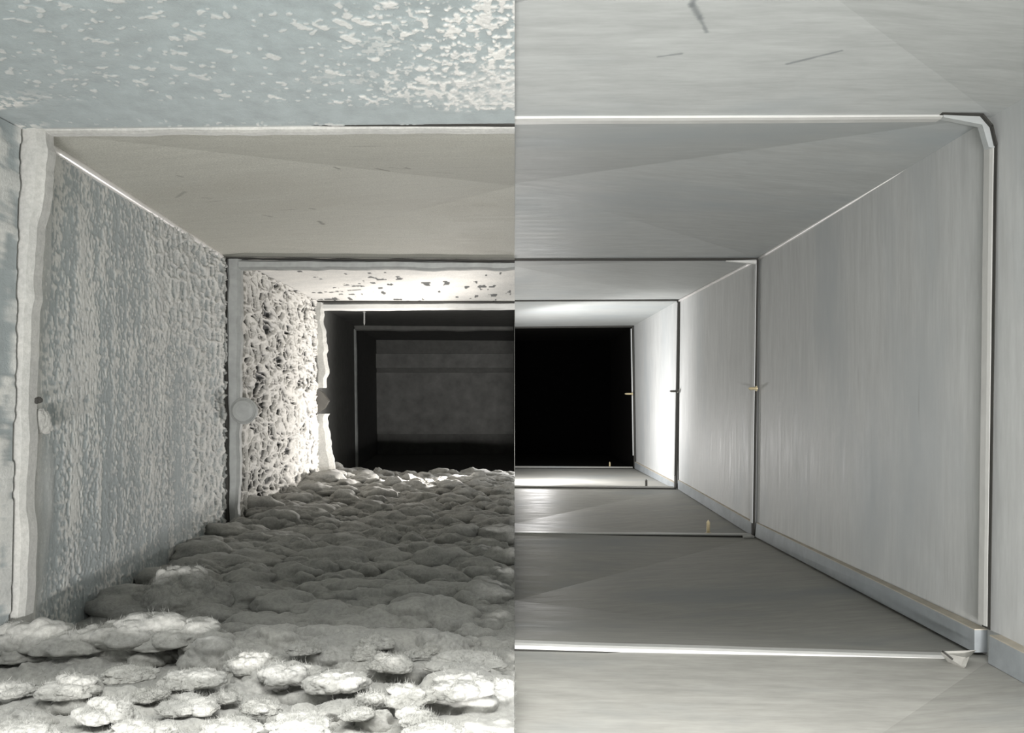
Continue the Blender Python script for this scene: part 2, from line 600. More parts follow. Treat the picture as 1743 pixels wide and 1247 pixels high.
t = setprops(empty('corner_piece', P(1660, 215, R1)), 'folded sheet corner piece between ceiling cleat and right wall cleat', 'corner piece')
pts = [P(1606, 193, R1 - .006), P(1672, 195, R1 - .006), P(1680, 205, R1 - .006), P(1696, 240, R1 - .006), P(1696, 252, R1 - .006), P(1683, 250, R1 - .006), P(1672, 212, R1 - .006), P(1606, 199, R1 - .006)]
v = pts + [p + Vector((0, .012, 0)) for p in pts]
f = [tuple(range(8)), tuple(range(15, 7, -1))] + [(i, (i + 1) % 8, (i + 1) % 8 + 8, i + 8) for i in range(8)]
link('corner_sheet', mesh('corner_sheet', v, f), M['ceil_clean'], t)
strip('sealant_and_shadow', 'h', (1604, 190.5, 193), (1674, 192, 195.5), R1 - 0.012, 0.01, 10, (0.3, 0.3), 6, M['gasket'], t)
def diag(name, pa, pb, wpx, D, thick, mat, parent):
    a, b = Vector(pa), Vector(pb)
    n2 = (b - a).normalized()
    n2 = Vector((-n2.y, n2.x)) * wpx / 2
    q = [a + n2, b + n2, b - n2, a - n2]
    fr = [P(p.x, p.y, D) for p in q]
    v = fr + [p + Vector((0, thick, 0)) for p in fr]
    f = [(0, 1, 2, 3), (7, 6, 5, 4)] + [(i, (i + 1) % 4, (i + 1) % 4 + 4, i + 4) for i in range(4)]
    return link(name, mesh(name, v, f), mat, parent)
diag('sealant_and_shadow', (1673, 194), (1690, 214), 3.5, R1 - 0.012, 0.01, M['gasket'], t)
diag('sealant_and_shadow', (1689.5, 213), (1697, 246), 3.0, R1 - 0.012, 0.01, M['gasket'], t)

t = setprops(empty('wall_cleat', P(1692, 650, R1)), 'upright pale drive cleat on the nearest joint of the clean right wall', 'cleat')
strip('cleat_strip', 'v', (246, 1688, 1696.5), (1066, 1678, 1685), R1 - 0.005, 0.02, 40, (0.5, 0.4), 7, M['cleat'], t)
strip('sealant_and_shadow', 'v', (244, 1696, 1698.5), (1072, 1684.5, 1686.5), R1 - 0.011, 0.02, 40, (0.4, 0.4), 8, M['gasket'], t)

t = setprops(empty('floor_cleat', P(1250, 1110, R1)), 'long bright slip cleat across the nearest clean floor joint', 'cleat')
strip('cleat_strip', 'h', (876, 1096, 1106), (1642, 1118, 1130), R1 - 0.004, 0.02, 30, (0.7, 0.7), 9, M['cleat'], t)
strip('sealant_and_shadow', 'h', (876, 1105, 1110), (1640, 1129, 1133), R1 - 0.008, 0.02, 30, (0.4, 1.2), 10, M['gasket'], t)  # dark strip paints the shadow beneath the floor cleat
pts = [P(1604, 1108, R1 - .02), P(1662, 1106, R1 - .03), P(1650, 1117, R1 - .045), P(1644, 1134, R1 - .04), P(1620, 1130, R1 - .02)]
v = pts + [p + Vector((0, .004, -.003)) for p in pts]
f = [tuple(range(5)), tuple(range(9, 4, -1))] + [(i, (i + 1) % 5, (i + 1) % 5 + 5, i + 5) for i in range(5)]
setprops(link('bent_tab', mesh('bent_tab', v, f), M['floor_clean'], t), 'bent sheet tab at the cleat end')
diag('notch', (1606, 1109), (1622, 1122), 3, R1 - .03, .004, M['gasket'], t)


# --- further joints, clean side: dark sealed line round ceiling, wall and floor
def joint(D, yc, xw, yf, corner_t, corner_b, label, w, wallw, floor_light):
    t = setprops(empty('joint_frame', P(xw - 100, (yc + yf) / 2, D)), label, 'duct joint')
    strip('ceiling_sealant', 'h', (876, yc - w * .5, yc + w * .5), (corner_t[0], corner_t[1] - w * .5, corner_t[1] + w * .5), D - 0.008, 0.02, 24, (0.25, 0.35), int(D * 10), M['gasket'], t)
    strip('wall_sealant', 'v', (corner_t[1], xw - wallw * .5, xw + wallw * .5), (corner_b[1], corner_b[0] - wallw * .5, corner_b[0] + wallw * .5), D - 0.008, 0.02, 24, (0.35, 0.35), int(D * 20), M['gasket'], t)
    strip('wall_lip', 'v', (corner_t[1] + 4, xw - wallw * .5 - 2, xw - wallw * .5), (corner_b[1] - 22, corner_b[0] - wallw * .5 - 2, corner_b[0] - wallw * .5), D - 0.004, 0.02, 10, (0.2, 0.2), 33, M['wall_clean'], t)
    strip('floor_lip', 'h', (876, yf - 3, yf), (corner_b[0] - 4, corner_b[1] - 3, corner_b[1]), D - 0.003, 0.02, 12, (0.2, 0.2), 35, M['cleat'] if floor_light else M['floor_clean'], t)
    strip('floor_sealant', 'h', (876, yf, yf + w), (corner_b[0], corner_b[1], corner_b[1] + w), D - 0.008, 0.02, 24, (0.3, 0.4), int(D * 30), M['gasket'], t)
    return t


j2 = joint(R2, 440.5, 1290.5, 909, (1291, 440), (1284, 912), 'dark sealed second joint round the clean ceiling, wall and floor', 3.4, 4.2, True)
setprops(strip('corner_clip', 'h', (1266, 912, 917), (1284, 911.5, 916), R2 - 0.02, 0.015, 6, (0.3, 0.5), 77, M['cleat'], j2), 'shiny clip at the floor corner')
strip('torn_lip', 'h', (1236, 443, 445), (1288, 441, 449), R2 - 0.012, 0.01, 8, (0.3, 0.8), 78, M['cleat'], j2)
j3 = joint(R3, 511, 1156, 829, (1157, 510.5), (1151, 831), 'dark sealed third joint in front of the brightly lit clean section', 2.6, 4.6, False)
j4 = joint(R4, 557, 1077.5, 796, (1077, 555), (1081, 797), 'deepest sealed joint framing the black end of the clean half', 3.0, 3.4, False)


# --- lock seam bands at the foot of the right wall
def band(d0, d1, top0, bot0, top1, bot1, off, label):
    t = setprops(empty('seam_band', P(top0[0], bot0[1], d0)), label, 'seam band')
    p = [P(*top0, d0), P(*bot0, d0), P(*top1, d1), P(*bot1, d1)]
    in_ = Vector((-off, 0, 0))
    fr = [p[0] + in_, p[1] + in_, p[3] + in_, p[2] + in_]
    bk = [q + Vector((off * 2.2, 0, 0)) for q in fr]
    v = fr + bk
    f = [(0, 1, 2, 3), (7, 6, 5, 4), (0, 1, 5, 4), (1, 2, 6, 5), (2, 3, 7, 6)]
    link('band_sheet', mesh('band_sheet', v, f + [(0, 3, 7, 4)]), M['band'], t)
    up = Vector((0, 0, 0.0015))
    v = [fr[0], fr[3], bk[3], bk[0]] + [q + up for q in (fr[0], fr[3], bk[3], bk[0])]
    f = [(0, 1, 2, 3), (7, 6, 5, 4)] + [(i, (i + 1) % 4, (i + 1) % 4 + 4, i + 4) for i in range(4)]
    link('ledge', mesh('ledge', v, f), M['ledge'], t)
    return t


band(0.2, R1 - 0.02, (5763, 3038 + 100), (5763, 3370), (1700, 1082), (1697, 1128), 0.012, 'blue-grey lock seam band at the foot of the nearest clean wall panel')
band(R1 + 0.015, R2 - 0.02, (1676, 1072), (1676, 1110), (1296, 890), (1294, 913), 0.014, 'long blue-grey lock seam band below the large clean wall panel')
band(R2 + 0.015, R3 - 0.02, (1288, 889), (1288, 911), (1160, 817), (1160, 832), 0.014, 'short lock seam band at the wall foot behind the second clean joint')
band(R3 + 0.015, R4 - 0.02, (1153, 822), (1153, 832), (1084, 786), (1084, 797), 0.012, 'deepest lock seam band, in the brightly lit clean section')


# --- folded corner seams, their highlight put into the pale colour
def inward_x(i):
    return -1 if i > 0 else 1


def seam(name, a, da, b, db, w, inward, label, mat, n=12, seed=1):
    """rounded bead lying in a corner from pixel a at depth da to b at depth db"""
    pa, pb = P(*a, da), P(*b, db)
    rs = np.random.RandomState(seed)
    v, f = [], []
    K = 8
    for k in range(n + 1):
        c = pa + (pb - pa) * k / n + Vector((-inward_x(inward) * w * .4, 0, -w * .3))
        r = w * (0.85 + 0.3 * rs.rand())
        for j in range(K):
            an = 2 * math.pi * j / K
            v.append(c + Vector((math.cos(an) * r, 0, math.sin(an) * r)))
    for k in range(n):
        for j in range(K):
            f.append((k * K + j, k * K + (j + 1) % K, (k + 1) * K + (j + 1) % K, (k + 1) * K + j))
    f += [tuple(range(K)), tuple(range(n * K, n * K + K))]
    o = link(name, mesh(name, v, f, True), mat)
    setprops(o, label, 'seam')
    return o


seam('corner_seam', (52, 229), R1 + .02, (379, 438), R2 - .01, 0.0085, 1, 'shining folded corner seam between dusty left wall and grainy ceiling', M['seam'], 14, 2)
seam('corner_seam', (384, 440), R2 + .02, (528, 511.5), R3 - .01, 0.012, 1, 'short bright corner seam above the honeycombed dust wall', M['seam'], 10, 3)
seam('corner_seam', (1689, 198.5), R1 + .02, (1293, 439), R2 - .01, 0.0045, -1, 'thin shining corner seam above the large clean right wall panel', M['seam'], 14, 4)
seam('corner_seam', (1289, 441.5), R2 + .02, (1157, 511), R3 - .01, 0.0045, -1, 'short bright corner seam between second and third clean joints', M['seam'], 10, 5)


# --- screws
def lathe(name, prof, axis, base, mat, parent, K=12):
    ax = Vector(axis).normalized()
    u = ax.orthogonal().normalized()
    w = ax.cross(u)
    v, f = [], []
    for h, r in prof:
        for j in range(K):
            an = 2 * math.pi * j / K
            v.append(Vector(base) + ax * h + (u * math.cos(an) + w * math.sin(an)) * r)
    for k in range(len(prof) - 1):
        for j in range(K):
            f.append((k * K + j, k * K + (j + 1) % K, (k + 1) * K + (j + 1) % K, (k + 1) * K + j))
    f += [tuple(range(K)), tuple(range((len(prof) - 1) * K, len(prof) * K))]
    return link(name, mesh(name, v, f, False), mat, parent)


def screw(base, axis, ln, r, mat, label):
    t = setprops(empty('sheet_screw', base), label, 'screw')
    prof = [(-0.004, r)]
    k = max(5, int(ln / 0.004))
    for i in range(k):                      # thread
        h = ln * 0.85 * i / k
        prof += [(h, r), (h + ln * .4 / k, r * 1.35)]
    prof += [(ln * .85, r), (ln, r * 0.1)]
    lathe('shank', prof, axis, base, mat, t)
    lathe('washer', [(-0.002, r * 2.2), (0.001, r * 2.2), (0.002, r * 1.5)], axis, base, mat, t)
    return t


LX, UPV = (-1, 0, 0), (0, 0, 1)
screw(P(1287, 661, R2 - .02), LX, 0.022, 0.0035, M['brass'], 'yellowish screw end sticking out of the wall at the second clean joint')
screw(P(1154, 665.5, R3 - .02), LX, 0.034, 0.0036, M['steel_and_shade'], 'dark screw end sticking out of the wall at the third clean joint')
screw(P(1076, 670, R4 - .02), LX, 0.040, 0.0042, M['brass'], 'pale screw end at the deepest clean joint')
screw(P(1205.5, 907, R2 + .03), UPV, 0.038, 0.0042, M['brass'], 'pale screw point standing on the clean floor at the second joint')
screw(P(1100, 830, R3 + .03), UPV, 0.036, 0.0042, M['steel_and_shade'], 'dark screw point standing on the lit clean floor at the third joint')
screw(P(1038, 795, R4 + .03), UPV, 0.030, 0.0042, M['brass'], 'small screw point on the floor edge of the deepest clean joint')
screw(P(620, 531, 3.95), (0, 0, -1), 0.060, 0.0030, M['cleat'], 'thin pale screw hanging from the dark dusty ceiling')

# ---------------------------------------------------------------- dusty side: joints
# first joint: pale dusty flange up the left wall and along the ceiling
t = setprops(empty('dusty_flange', P(45, 650, R1)), 'broad pale dust-caked flange at the nearest left wall joint', 'flange')
strip('upright_face', 'v', (216, 26, 76), (560, 17, 48), R1 - 0.012, 0.03, 40, (3, 7), 41, M['pale_dust'], t)
strip('upright_face', 'v', (560, 17, 48), (1110, 8, 36), R1 - 0.012, 0.03, 50, (3, 6), 42, M['pale_dust'], t)
strip('corner_slot', 'v', (214, 14, 26), (262, 16, 25), R1 - 0.016, 0.02, 10, (1.5, 1.5), 43, M['gasket'], t)
t = setprops(empty('dusty_lip', P(450, 216, R1)), 'pale dusty lip hanging along the nearest ceiling joint', 'lip')
strip('lip_edge', 'h', (50, 213, 225), (876, 213, 219.5), R1 - 0.004, 0.02, 90, (0.8, 2.0), 44, M['pale_dust'], t)
strip('gap_line', 'h', (130, 210.5, 212.5), (876, 209.5, 213.5), R1 - 0.01, 0.012, 60, (1.4, 0.6), 45, M['gasket'], t)

# second joint: dull grey flange
t = setprops(empty('grey_flange', P(395, 660, R2)), 'dull grey flange framing the bright honeycombed dust section', 'flange')
strip('ceiling_face', 'h', (406, 441, 458), (876, 445, 457), R2 - 0.012, 0.03, 80, (1.2, 3.0), 46, M['flange_dusty'], t)
strip('ceiling_gap', 'h', (376, 437.5, 439.5), (876, 441.5, 446), R2 - 0.016, 0.02, 80, (1.0, 1.8), 47, M['gasket'], t)
strip('upright_face', 'v', (440, 384, 410), (900, 388, 404), R2 - 0.012, 0.03, 80, (2.5, 4.5), 48, M['flange_dusty'], t)
strip('upright_gap', 'v', (438, 379, 385), (900, 384, 389), R2 - 0.016, 0.02, 80, (1.0, 2.0), 49, M['gasket'], t)
t = setprops(empty('round_plug', P(415, 699, R2 - .02)), 'round grey plug on the flange beside the honeycombed dust', 'plug')
lathe('plug_head', [(-0.02, 0.034), (0.0, 0.034), (0.006, 0.033), (0.011, 0.028), (0.014, 0.018), (0.015, 0.004)], (0, -1, 0), P(415, 699, R2 - .022), M['flange_dusty'], t, 28)
lathe('plug_rim', [(-0.003, 0.037), (0.001, 0.037), (0.003, 0.0345)], (0, -1, 0), P(415, 699, R2 - .022), M['flange_dusty'], t, 28)

# third joint: bright rolled lip, dark gap and dust-hung upright
t = setprops(empty('rolled_lip', P(700, 520, R3)), 'bright rolled lip above the dark end of the dusty half', 'lip')
strip('lip_roll', 'h', (536, 515.5, 528), (876, 513.5, 526), R3 - 0.006, 0.03, 60, (0.8, 1.0), 51, M['cleat'], t)
strip('gap_line', 'h', (530, 510.5, 515), (876, 510, 514.5), R3 - 0.012, 0.02, 60, (0.5, 1.0), 52, M['gasket'], t)
t = setprops(empty('dust_hung_flange', P(545, 650, R3)), 'ragged dust-hung flange edging the dark end of the dusty half', 'flange')
strip('upright_face', 'v', (513, 534, 550), (660, 536, 556), R3 - 0.012, 0.03, 50, (5, 5), 53, M['pale_dust'], t)
strip('upright_face', 'v', (704, 528, 557), (806, 530, 566), R3 - 0.012, 0.03, 40, (4, 5), 54, M['pale_dust'], t)
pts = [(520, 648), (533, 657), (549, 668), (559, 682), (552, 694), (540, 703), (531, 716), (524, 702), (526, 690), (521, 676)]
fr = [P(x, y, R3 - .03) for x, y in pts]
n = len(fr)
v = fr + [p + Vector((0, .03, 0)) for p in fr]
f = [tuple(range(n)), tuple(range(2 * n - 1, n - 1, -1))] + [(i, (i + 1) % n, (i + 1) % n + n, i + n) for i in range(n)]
setprops(link('bent_tab', mesh('bent_tab', v, f), M['steel_and_shade'], t), 'dusty tab with its shaded front painted dark')  # dark colour stands in for shade on the backlit front
for i in range(1, 6):
    pass
# fourth joint on the dusty side, barely seen
t = setprops(empty('dim_flange', P(604, 660, R4)), 'dim grey flange deep in the dark dusty half', 'flange')
strip('upright_face', 'v', (556, 597, 606), (798, 600, 608), R4 - 0.012, 0.03, 30, (1, 1.5), 55, M['flange_dusty'], t)
strip('ceiling_face', 'h', (600, 552, 562), (874, 554, 563), R4 - 0.012, 0.03, 40, (0.5, 1.2), 56, M['deep_dusty_shade'], t)


# ---------------------------------------------------------------- dusty side: dust on the left wall
def left_wall(name, D0, D1, nu, nv, fn, mat, label, d0, d1):
    c0, t0, b0, f0 = ring(-1, D0)
    c1, t1, b1, f1 = ring(-1, D1)
    # even steps on the picture along the depth
    s = np.linspace(0, 1, nu)
    D = 1.0 / (1.0 / d0 + (1.0 / d1 - 1.0 / d0) * s)
    u = (D - D0) / (D1 - D0)
    vv = np.linspace(0.004, 0.996, nv)
    U, V = np.meshgrid(u, vv)
    def lerp(a, b, t): return a[None, None, :] * (1 - t[..., None]) + b[None, None, :] * t[..., None]
    A = lambda q: np.array(q, dtype=float)
    pos = lerp(A(t0), A(t1), U) * (1 - V[..., None]) + lerp(A(b0), A(b1), U) * V[..., None]
    h, dust = fn(pos[..., 1], pos[..., 2], U, V)
    pos[..., 0] += 0.004 + h
    o = link(name, grid_mesh(name, pos, {'dust': dust}), mat)
    setprops(o, label, 'dust', kind='stuff')
    return o


def wall1(y, z, U, V):
    st = fbm(y * 30, z * 4.5, 5, 4)                       # vertical streaks
    sp = fbm(y * 190, z * 150, 9, 3)                      # speckle
    big = fbm(y * 7, z * 5, 13, 4)
    wx = (fbm(y * 14, z * 14, 21, 3) - .5) * 1.3
    wz = (fbm(y * 14, z * 14, 27, 3) - .5) * 1.3
    f1, f2, _ = worley(y * 19 + wx, z * 27 + wz, 3)
    ridge = 1 - sstep(0.02, 0.28, f2 - f1)
    deep = sstep(0.35, 0.95, U + (big - .5) * .5 - (V - .4) * .25)
    speck = sstep(0.40, 0.66, sp * .55 + st * .42 + big * .25 - .09 - 0.05 * sstep(.5, .95, V)) * .8
    d = speck * (1 - deep * .65) + deep * (ridge * .8 + .25 * sp + .05)
    # caked edge next to the first joint and blobs
    edge = sstep(0.09, 0.0, U + (st - .5) * .10) * .9
    d = np.clip(np.maximum(d, edge), 0, 1.1)
    h = d * (0.0018 + 0.008 * deep) + edge * .004 + sp * .0015
    return h, d


wd1 = left_wall('wall_dust', R1, R2, 330, 430, wall1, M['wall_dust'], 'speckled streaky dust film over the nearer left wall panel', R1 + .005, R2 - .015)


def wall2(y, z, U, V):
    wx = (fbm(y * 9, z * 18, 31, 3) - .5) * 1.6
    wz = (fbm(y * 9, z * 18, 37, 3) - .5) * 1.6
    f1, f2, idv = worley(y * 10 + wx, z * 17 + wz, 7)
    g1, g2, _ = worley(y * 22 + wx * 1.4, z * 40 + wz * 1.4, 19)
    ridge = np.maximum(1 - sstep(0.03, 0.34, f2 - f1), .7 * (1 - sstep(0.03, 0.34, g2 - g1)))
    fine = fbm(y * 60, z * 90, 15, 3)
    hole = sstep(.35, .75, idv)
    d = np.clip(ridge + .30 * (1 - hole) + (fine - .5) * .4, 0, 1.1)
    return 0.004 + d * 0.020 + fine * .003, d


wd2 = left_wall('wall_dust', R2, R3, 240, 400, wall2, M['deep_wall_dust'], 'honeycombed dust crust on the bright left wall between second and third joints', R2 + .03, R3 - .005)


def wall0(y, z, U, V):
    st = fbm(y * 20, z * 6, 51, 4)
    sp = fbm(y * 70, z * 50, 55, 4)
    d = sstep(.5, .65, sp * .5 + st * .5 + .03)
    return d * .003, d


wd0 = left_wall('wall_dust', NEAR, R1, 60, 300, wall0, M['wall_dust'], 'thin dust film on the sliver of left wall nearest the lens', 0.6, R1 - .02)


# ---------------------------------------------------------------- dusty side: ceiling films
def ceiling_film(name, D0, D1, d0, d1, nx, ny, fn, mat, label):
    c0, t0, b0, f0 = [np.array(q, float) for q in ring(-1, D0)]
    c1, t1, b1, f1 = [np.array(q, float) for q in ring(-1, D1)]
    s = np.linspace(0, 1, ny)
    D = 1.0 / (1.0 / d0 + (1.0 / d1 - 1.0 / d0) * s)
    u = (D - D0) / (D1 - D0)
    k = np.linspace(0.0, 0.998, nx)
    K, U = np.meshgrid(k, u)
    mid = c0 * (1 - U[..., None]) + c1 * U[..., None]
    out = t0 * (1 - U[..., None]) + t1 * U[..., None]
    pos = mid * (1 - K[..., None]) + out * K[..., None]
    # follow the cross-break of the sheet underneath
    tent = np.maximum(0, 1 - np.maximum(K, np.abs(U - .48) / np.where(U < .48, .48, .52)))
    h, dust = fn(pos[..., 0], pos[..., 1], U, K)
    pos[..., 2] += BULGE * tent - 0.0015 - h
    o = link(name, grid_mesh(name, pos, {'dust': dust}), mat)
    return setprops(o, label, 'dust', kind='stuff')


def ceil0(x, y, U, K):
    px = CX + x * F / y
    py = CY - F * 0.366 / y
    sp = fbm(x * 150, y * 130, 61, 4)
    st = fbm(x * 9, y * 40, 65, 4)
    wx = (fbm(x * 60, y * 60, 73, 3) - .5) * 1.2
    g1, g2, idv = worley(x * 42 + wx, y * 46 + wx, 67)
    e1, e2, ide = worley(x * 95 + wx, y * 95 - wx, 68)
    dots = np.maximum(sstep(.34, .24, g1 + .25 * (1 - idv)) * (idv > .72), sstep(.34, .22, e1) * (ide > .80) * .9)
    near_mid = sstep(420, 800, px + (fbm(x * 8, y * 8, 69, 3) - .5) * 220)
    corner = sstep(110, 20, px) * sstep(140, 175, py)
    glow = np.exp(-(((px - 830) / 120) ** 2 + ((py - 165) / 34) ** 2))
    d = sstep(.53, .64, sp * .72 + st * .28 + .06 * near_mid - .02) * (0.08 + .8 * near_mid)
    d = np.maximum(d, dots * (.5 + .5 * near_mid))
    d = np.maximum(d, corner * sstep(.40, .55, sp))
    d = np.maximum(d, glow * (.55 + 1.6 * (sp - .5)))
    # the scraped darker run along the joint
    run = sstep(9, 0, np.abs(py - (188 + 16 * sstep(350, 850, px)) - 12 * (fbm(x * 14, y * 0 + 3, 71, 3) - .5)) - 8)
    d = d * (1 - run * .9)
    return d * .002, np.clip(d, 0, 1)


cf0 = ceiling_film('ceiling_dust', NEAR, R1, 0.78, R1 - .012, 620, 220, ceil0, M['ceil_dust1'], 'white dust specks scattered over the blue-grey nearest ceiling')


def ceil2(x, y, U, K):
    sp = fbm(x * 40, y * 14, 81, 4)
    st = fbm(x * 5, y * 20, 85, 3)
    d = np.clip(.95 - sstep(.62, .72, sp * .6 + st * .4) * 1.2, 0, 1)
    return d * .002, d


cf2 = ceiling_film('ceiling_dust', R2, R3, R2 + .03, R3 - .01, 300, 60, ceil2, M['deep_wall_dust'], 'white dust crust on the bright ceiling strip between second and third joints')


# ---------------------------------------------------------------- dusty side: floor dust
def fibres(q, rs, parent, ln):
    n = len(q)
    d = rs.randn(n, 3) * .7 + np.array([0, -.25, .8])
    d /= np.linalg.norm(d, axis=1)[:, None]
    w = np.cross(d, rs.randn(n, 3)); w /= np.linalg.norm(w, axis=1)[:, None]
    L = ln * (.35 + rs.rand(n, 1))
    b = w * .00024
    tri = np.stack([q - b, q + b, q + d * L + rs.randn(n, 3) * .0006], 1).reshape(-1, 3)
    me = bpy.data.meshes.new('dust_fibres')
    me.vertices.add(n * 3)
    me.vertices.foreach_set('co', tri.reshape(-1).astype(np.float32))
    me.loops.add(n * 3)
    me.loops.foreach_set('vertex_index', np.arange(n * 3, dtype=np.int32))
    me.polygons.add(n)
    me.polygons.foreach_set('loop_start', (np.arange(n) * 3).astype(np.int32))
    me.update(calc_edges=True)
    me.validate()
    o = link('dust_fibres', me, M['fibre'], parent)
    return setprops(o, kind='stuff')


def floor_dust():
    ny, nx = 420, 480
    d0, d1 = 0.74, R3 + .29
    s = np.linspace(0, 1, ny)
    D = 1.0 / (1.0 / d0 + (1.0 / d1 - 1.0 / d0) * s)
    k = np.linspace(0, 1, nx)
    xl = np.interp(D, [0.5, R1, R2, R3, R3 + .1], [-0.68, -0.68, -0.815, -0.805, -0.81])
    K, Y = np.meshgrid(k, D)
    X = xl[:, None] * K
    base = np.interp(D, [0.5, R1, R2, R3, R3 + .12], [0.020, 0.004, 0.000, 0.012, 0.022])[:, None] + 0 * K
    # heaped along the left wall and at the joints
    base = base + 0.026 * sstep(0.62, 1.0, K) * sstep(1.7, 2.6, Y)
    base = base + 0.020 * np.exp(-((Y - 3.38 - .05 * (fbm(X * 4, Y * 0, 5, 3) - .5)) / .16) ** 2)
    wx = (fbm(X * 9, Y * 9, 101, 3) - .5) * .9
    wy = (fbm(X * 9, Y * 9, 105, 3) - .5) * .9
    w2 = (fbm(X * 40, Y * 40, 111, 3) - .5) * .9
    w3 = (fbm(X * 40, Y * 40, 117, 3) - .5) * .9
    w4 = (fbm(X * 110, Y * 110, 121, 2) - .5) * .8
    near = sstep(1.38, 1.15, Y)
    lump = lumps(X * 8.5 + wx + w2 * .35, Y * 8.0 + wy + w3 * .35, 41) * (.024 + .018 * near)
    lump2 = lumps(X * 17 + wx * 1.5 + w2 * .6, Y * 16 + wy * 1.5 + w3 * .6, 43) * (.013 + .007 * near)
    lump3 = lumps(X * 36 + wx * 2 + w2, Y * 34 + wy * 2 + w3, 47) * .0085
    lump4 = lumps(X * 80 + w2 * 2 + w4, Y * 76 + w3 * 2 + w4, 57) * .0042
    lump5 = lumps(X * 170 + w4 * 2, Y * 160 - w4 * 2, 59) * .0018
    hl = lump + lump2 + lump3 + lump4 + lump5
    trench = 1 - .85 * np.exp(-((Y - 1.085 - .02 * fbm(X * 6, Y * 0, 63, 2)) / .035) ** 2) * sstep(.42, .66, K + .1 * fbm(X * 9, Y * 9, 65, 2))
    trench = trench - .7 * np.exp(-((Y - 1.36) / .08) ** 2) * sstep(.35, .6, K)
    hl = hl * trench * .6
    lean = (lump + lump2) * trench * .7
    base = base * np.clip(trench, .3, 1)
    thin = 1 - .75 * np.exp(-((X) / .05) ** 2) * sstep(1.15, 0.9, Y)      # thins out beside the cleaned half, near the lens
    z = base + hl * thin - .004
    fl = np.interp(D, [0.5, R1, R2, R3, R3 + .1], [P(0, 1132, R1).z, P(0, 1132, R1).z, P(0, 907, R2).z, P(0, 829, R3).z, P(0, 829, R3).z])[:, None]
    pts = np.stack([X, Y - lean * thin, fl + z], -1)
    pts[:, 0, 0] = 0
    pts[0, :, 1] = d0
    # skirts that bring the edges down to the floor: the side towards the clean half and the far edge
    side = pts[:, :1, :].copy(); side[..., 2] = fl - .004
    pts = np.concatenate([side, pts], 1)
    back = pts[-1:, :, :].copy(); back[..., 2] = fl[-1] - .004
    pts = np.concatenate([pts, back], 0)
    o = link('floor_dust', grid_mesh('floor_dust', pts), M['dust'])
    # loose fibres that stand out of the blanket
    rs = np.random.RandomState(8)
    q = pts[1:-1, 1:-1].reshape(-1, 3)
    q = q[q[:, 1] < 2.2]
    fibres(q[rs.randint(0, len(q), 16000)], rs, o, 0.0065)
    return setprops(o, 'thick lumpy grey dust blanket covering the dusty half of the duct floor', 'dust', kind='stuff')


floor_dust()


# individual clumps that lie on the blanket
def clump_shape(seed, sub, levels=4):
    """cauliflower-headed puff of dust as arrays of points and triangles"""
    bm = bmesh.new()
    bmesh.ops.create_icosphere(bm, subdivisions=sub, radius=1.0)
    co = np.array([v.co[:] for v in bm.verts])
    bm.verts.index_update()
    tri = np.array([[v.index for v in f.verts] for f in bm.faces])
    bm.free()
    rs = np.random.RandomState(seed)
    def heads(n, width, amp, pw=.6):
        d = rs.randn(n, 3); d[:, 2] = np.abs(d[:, 2]) * .8 - .15
        d /= np.linalg.norm(d, axis=1)[:, None]
        a = amp * (.45 + .55 * rs.rand(n)); w = width * (.7 + .6 * rs.rand(n))
        an = np.arccos(np.clip(co @ d.T, -1, 1))
        return (a * np.maximum(0, 1 - (an / w) ** 2) ** pw).max(1)
    r = .46 + heads(9, .80, .48) + heads(46, .36, .20)
    if levels > 2: r = r + heads(190, .18, .085)
    if levels > 3: r = r + heads(700, .09, .04)
    co = co * r[:, None]
    co[:, 2] = np.where(co[:, 2] < 0, co[:, 2] * .6, co[:, 2])
    return co, tri


def tri_mesh(name, co, tri, mat):
    me = bpy.data.meshes.new(name)
    me.vertices.add(len(co))
    me.vertices.foreach_set('co', co.reshape(-1).astype(np.float32))
    me.loops.add(len(tri) * 3)
    me.loops.foreach_set('vertex_index', tri.reshape(-1).astype(np.int32))
    me.polygons.add(len(tri))
    me.polygons.foreach_set('loop_start', (np.arange(len(tri)) * 3).astype(np.int32))
    me.update(calc_edges=True)
    me.shade_smooth()
    me.materials.append(mat)
    return me


def clump_mesh(seed, sub=5):
    co, tri = clump_shape(seed, sub)
    rs = np.random.RandomState(seed + 1)
    pick = co[co[:, 2] > -.1]
    return tri_mesh('dust_clump', co, tri, M['dust']), pick[rs.randint(0, len(pick), 800 if sub < 7 else 6000)], seed


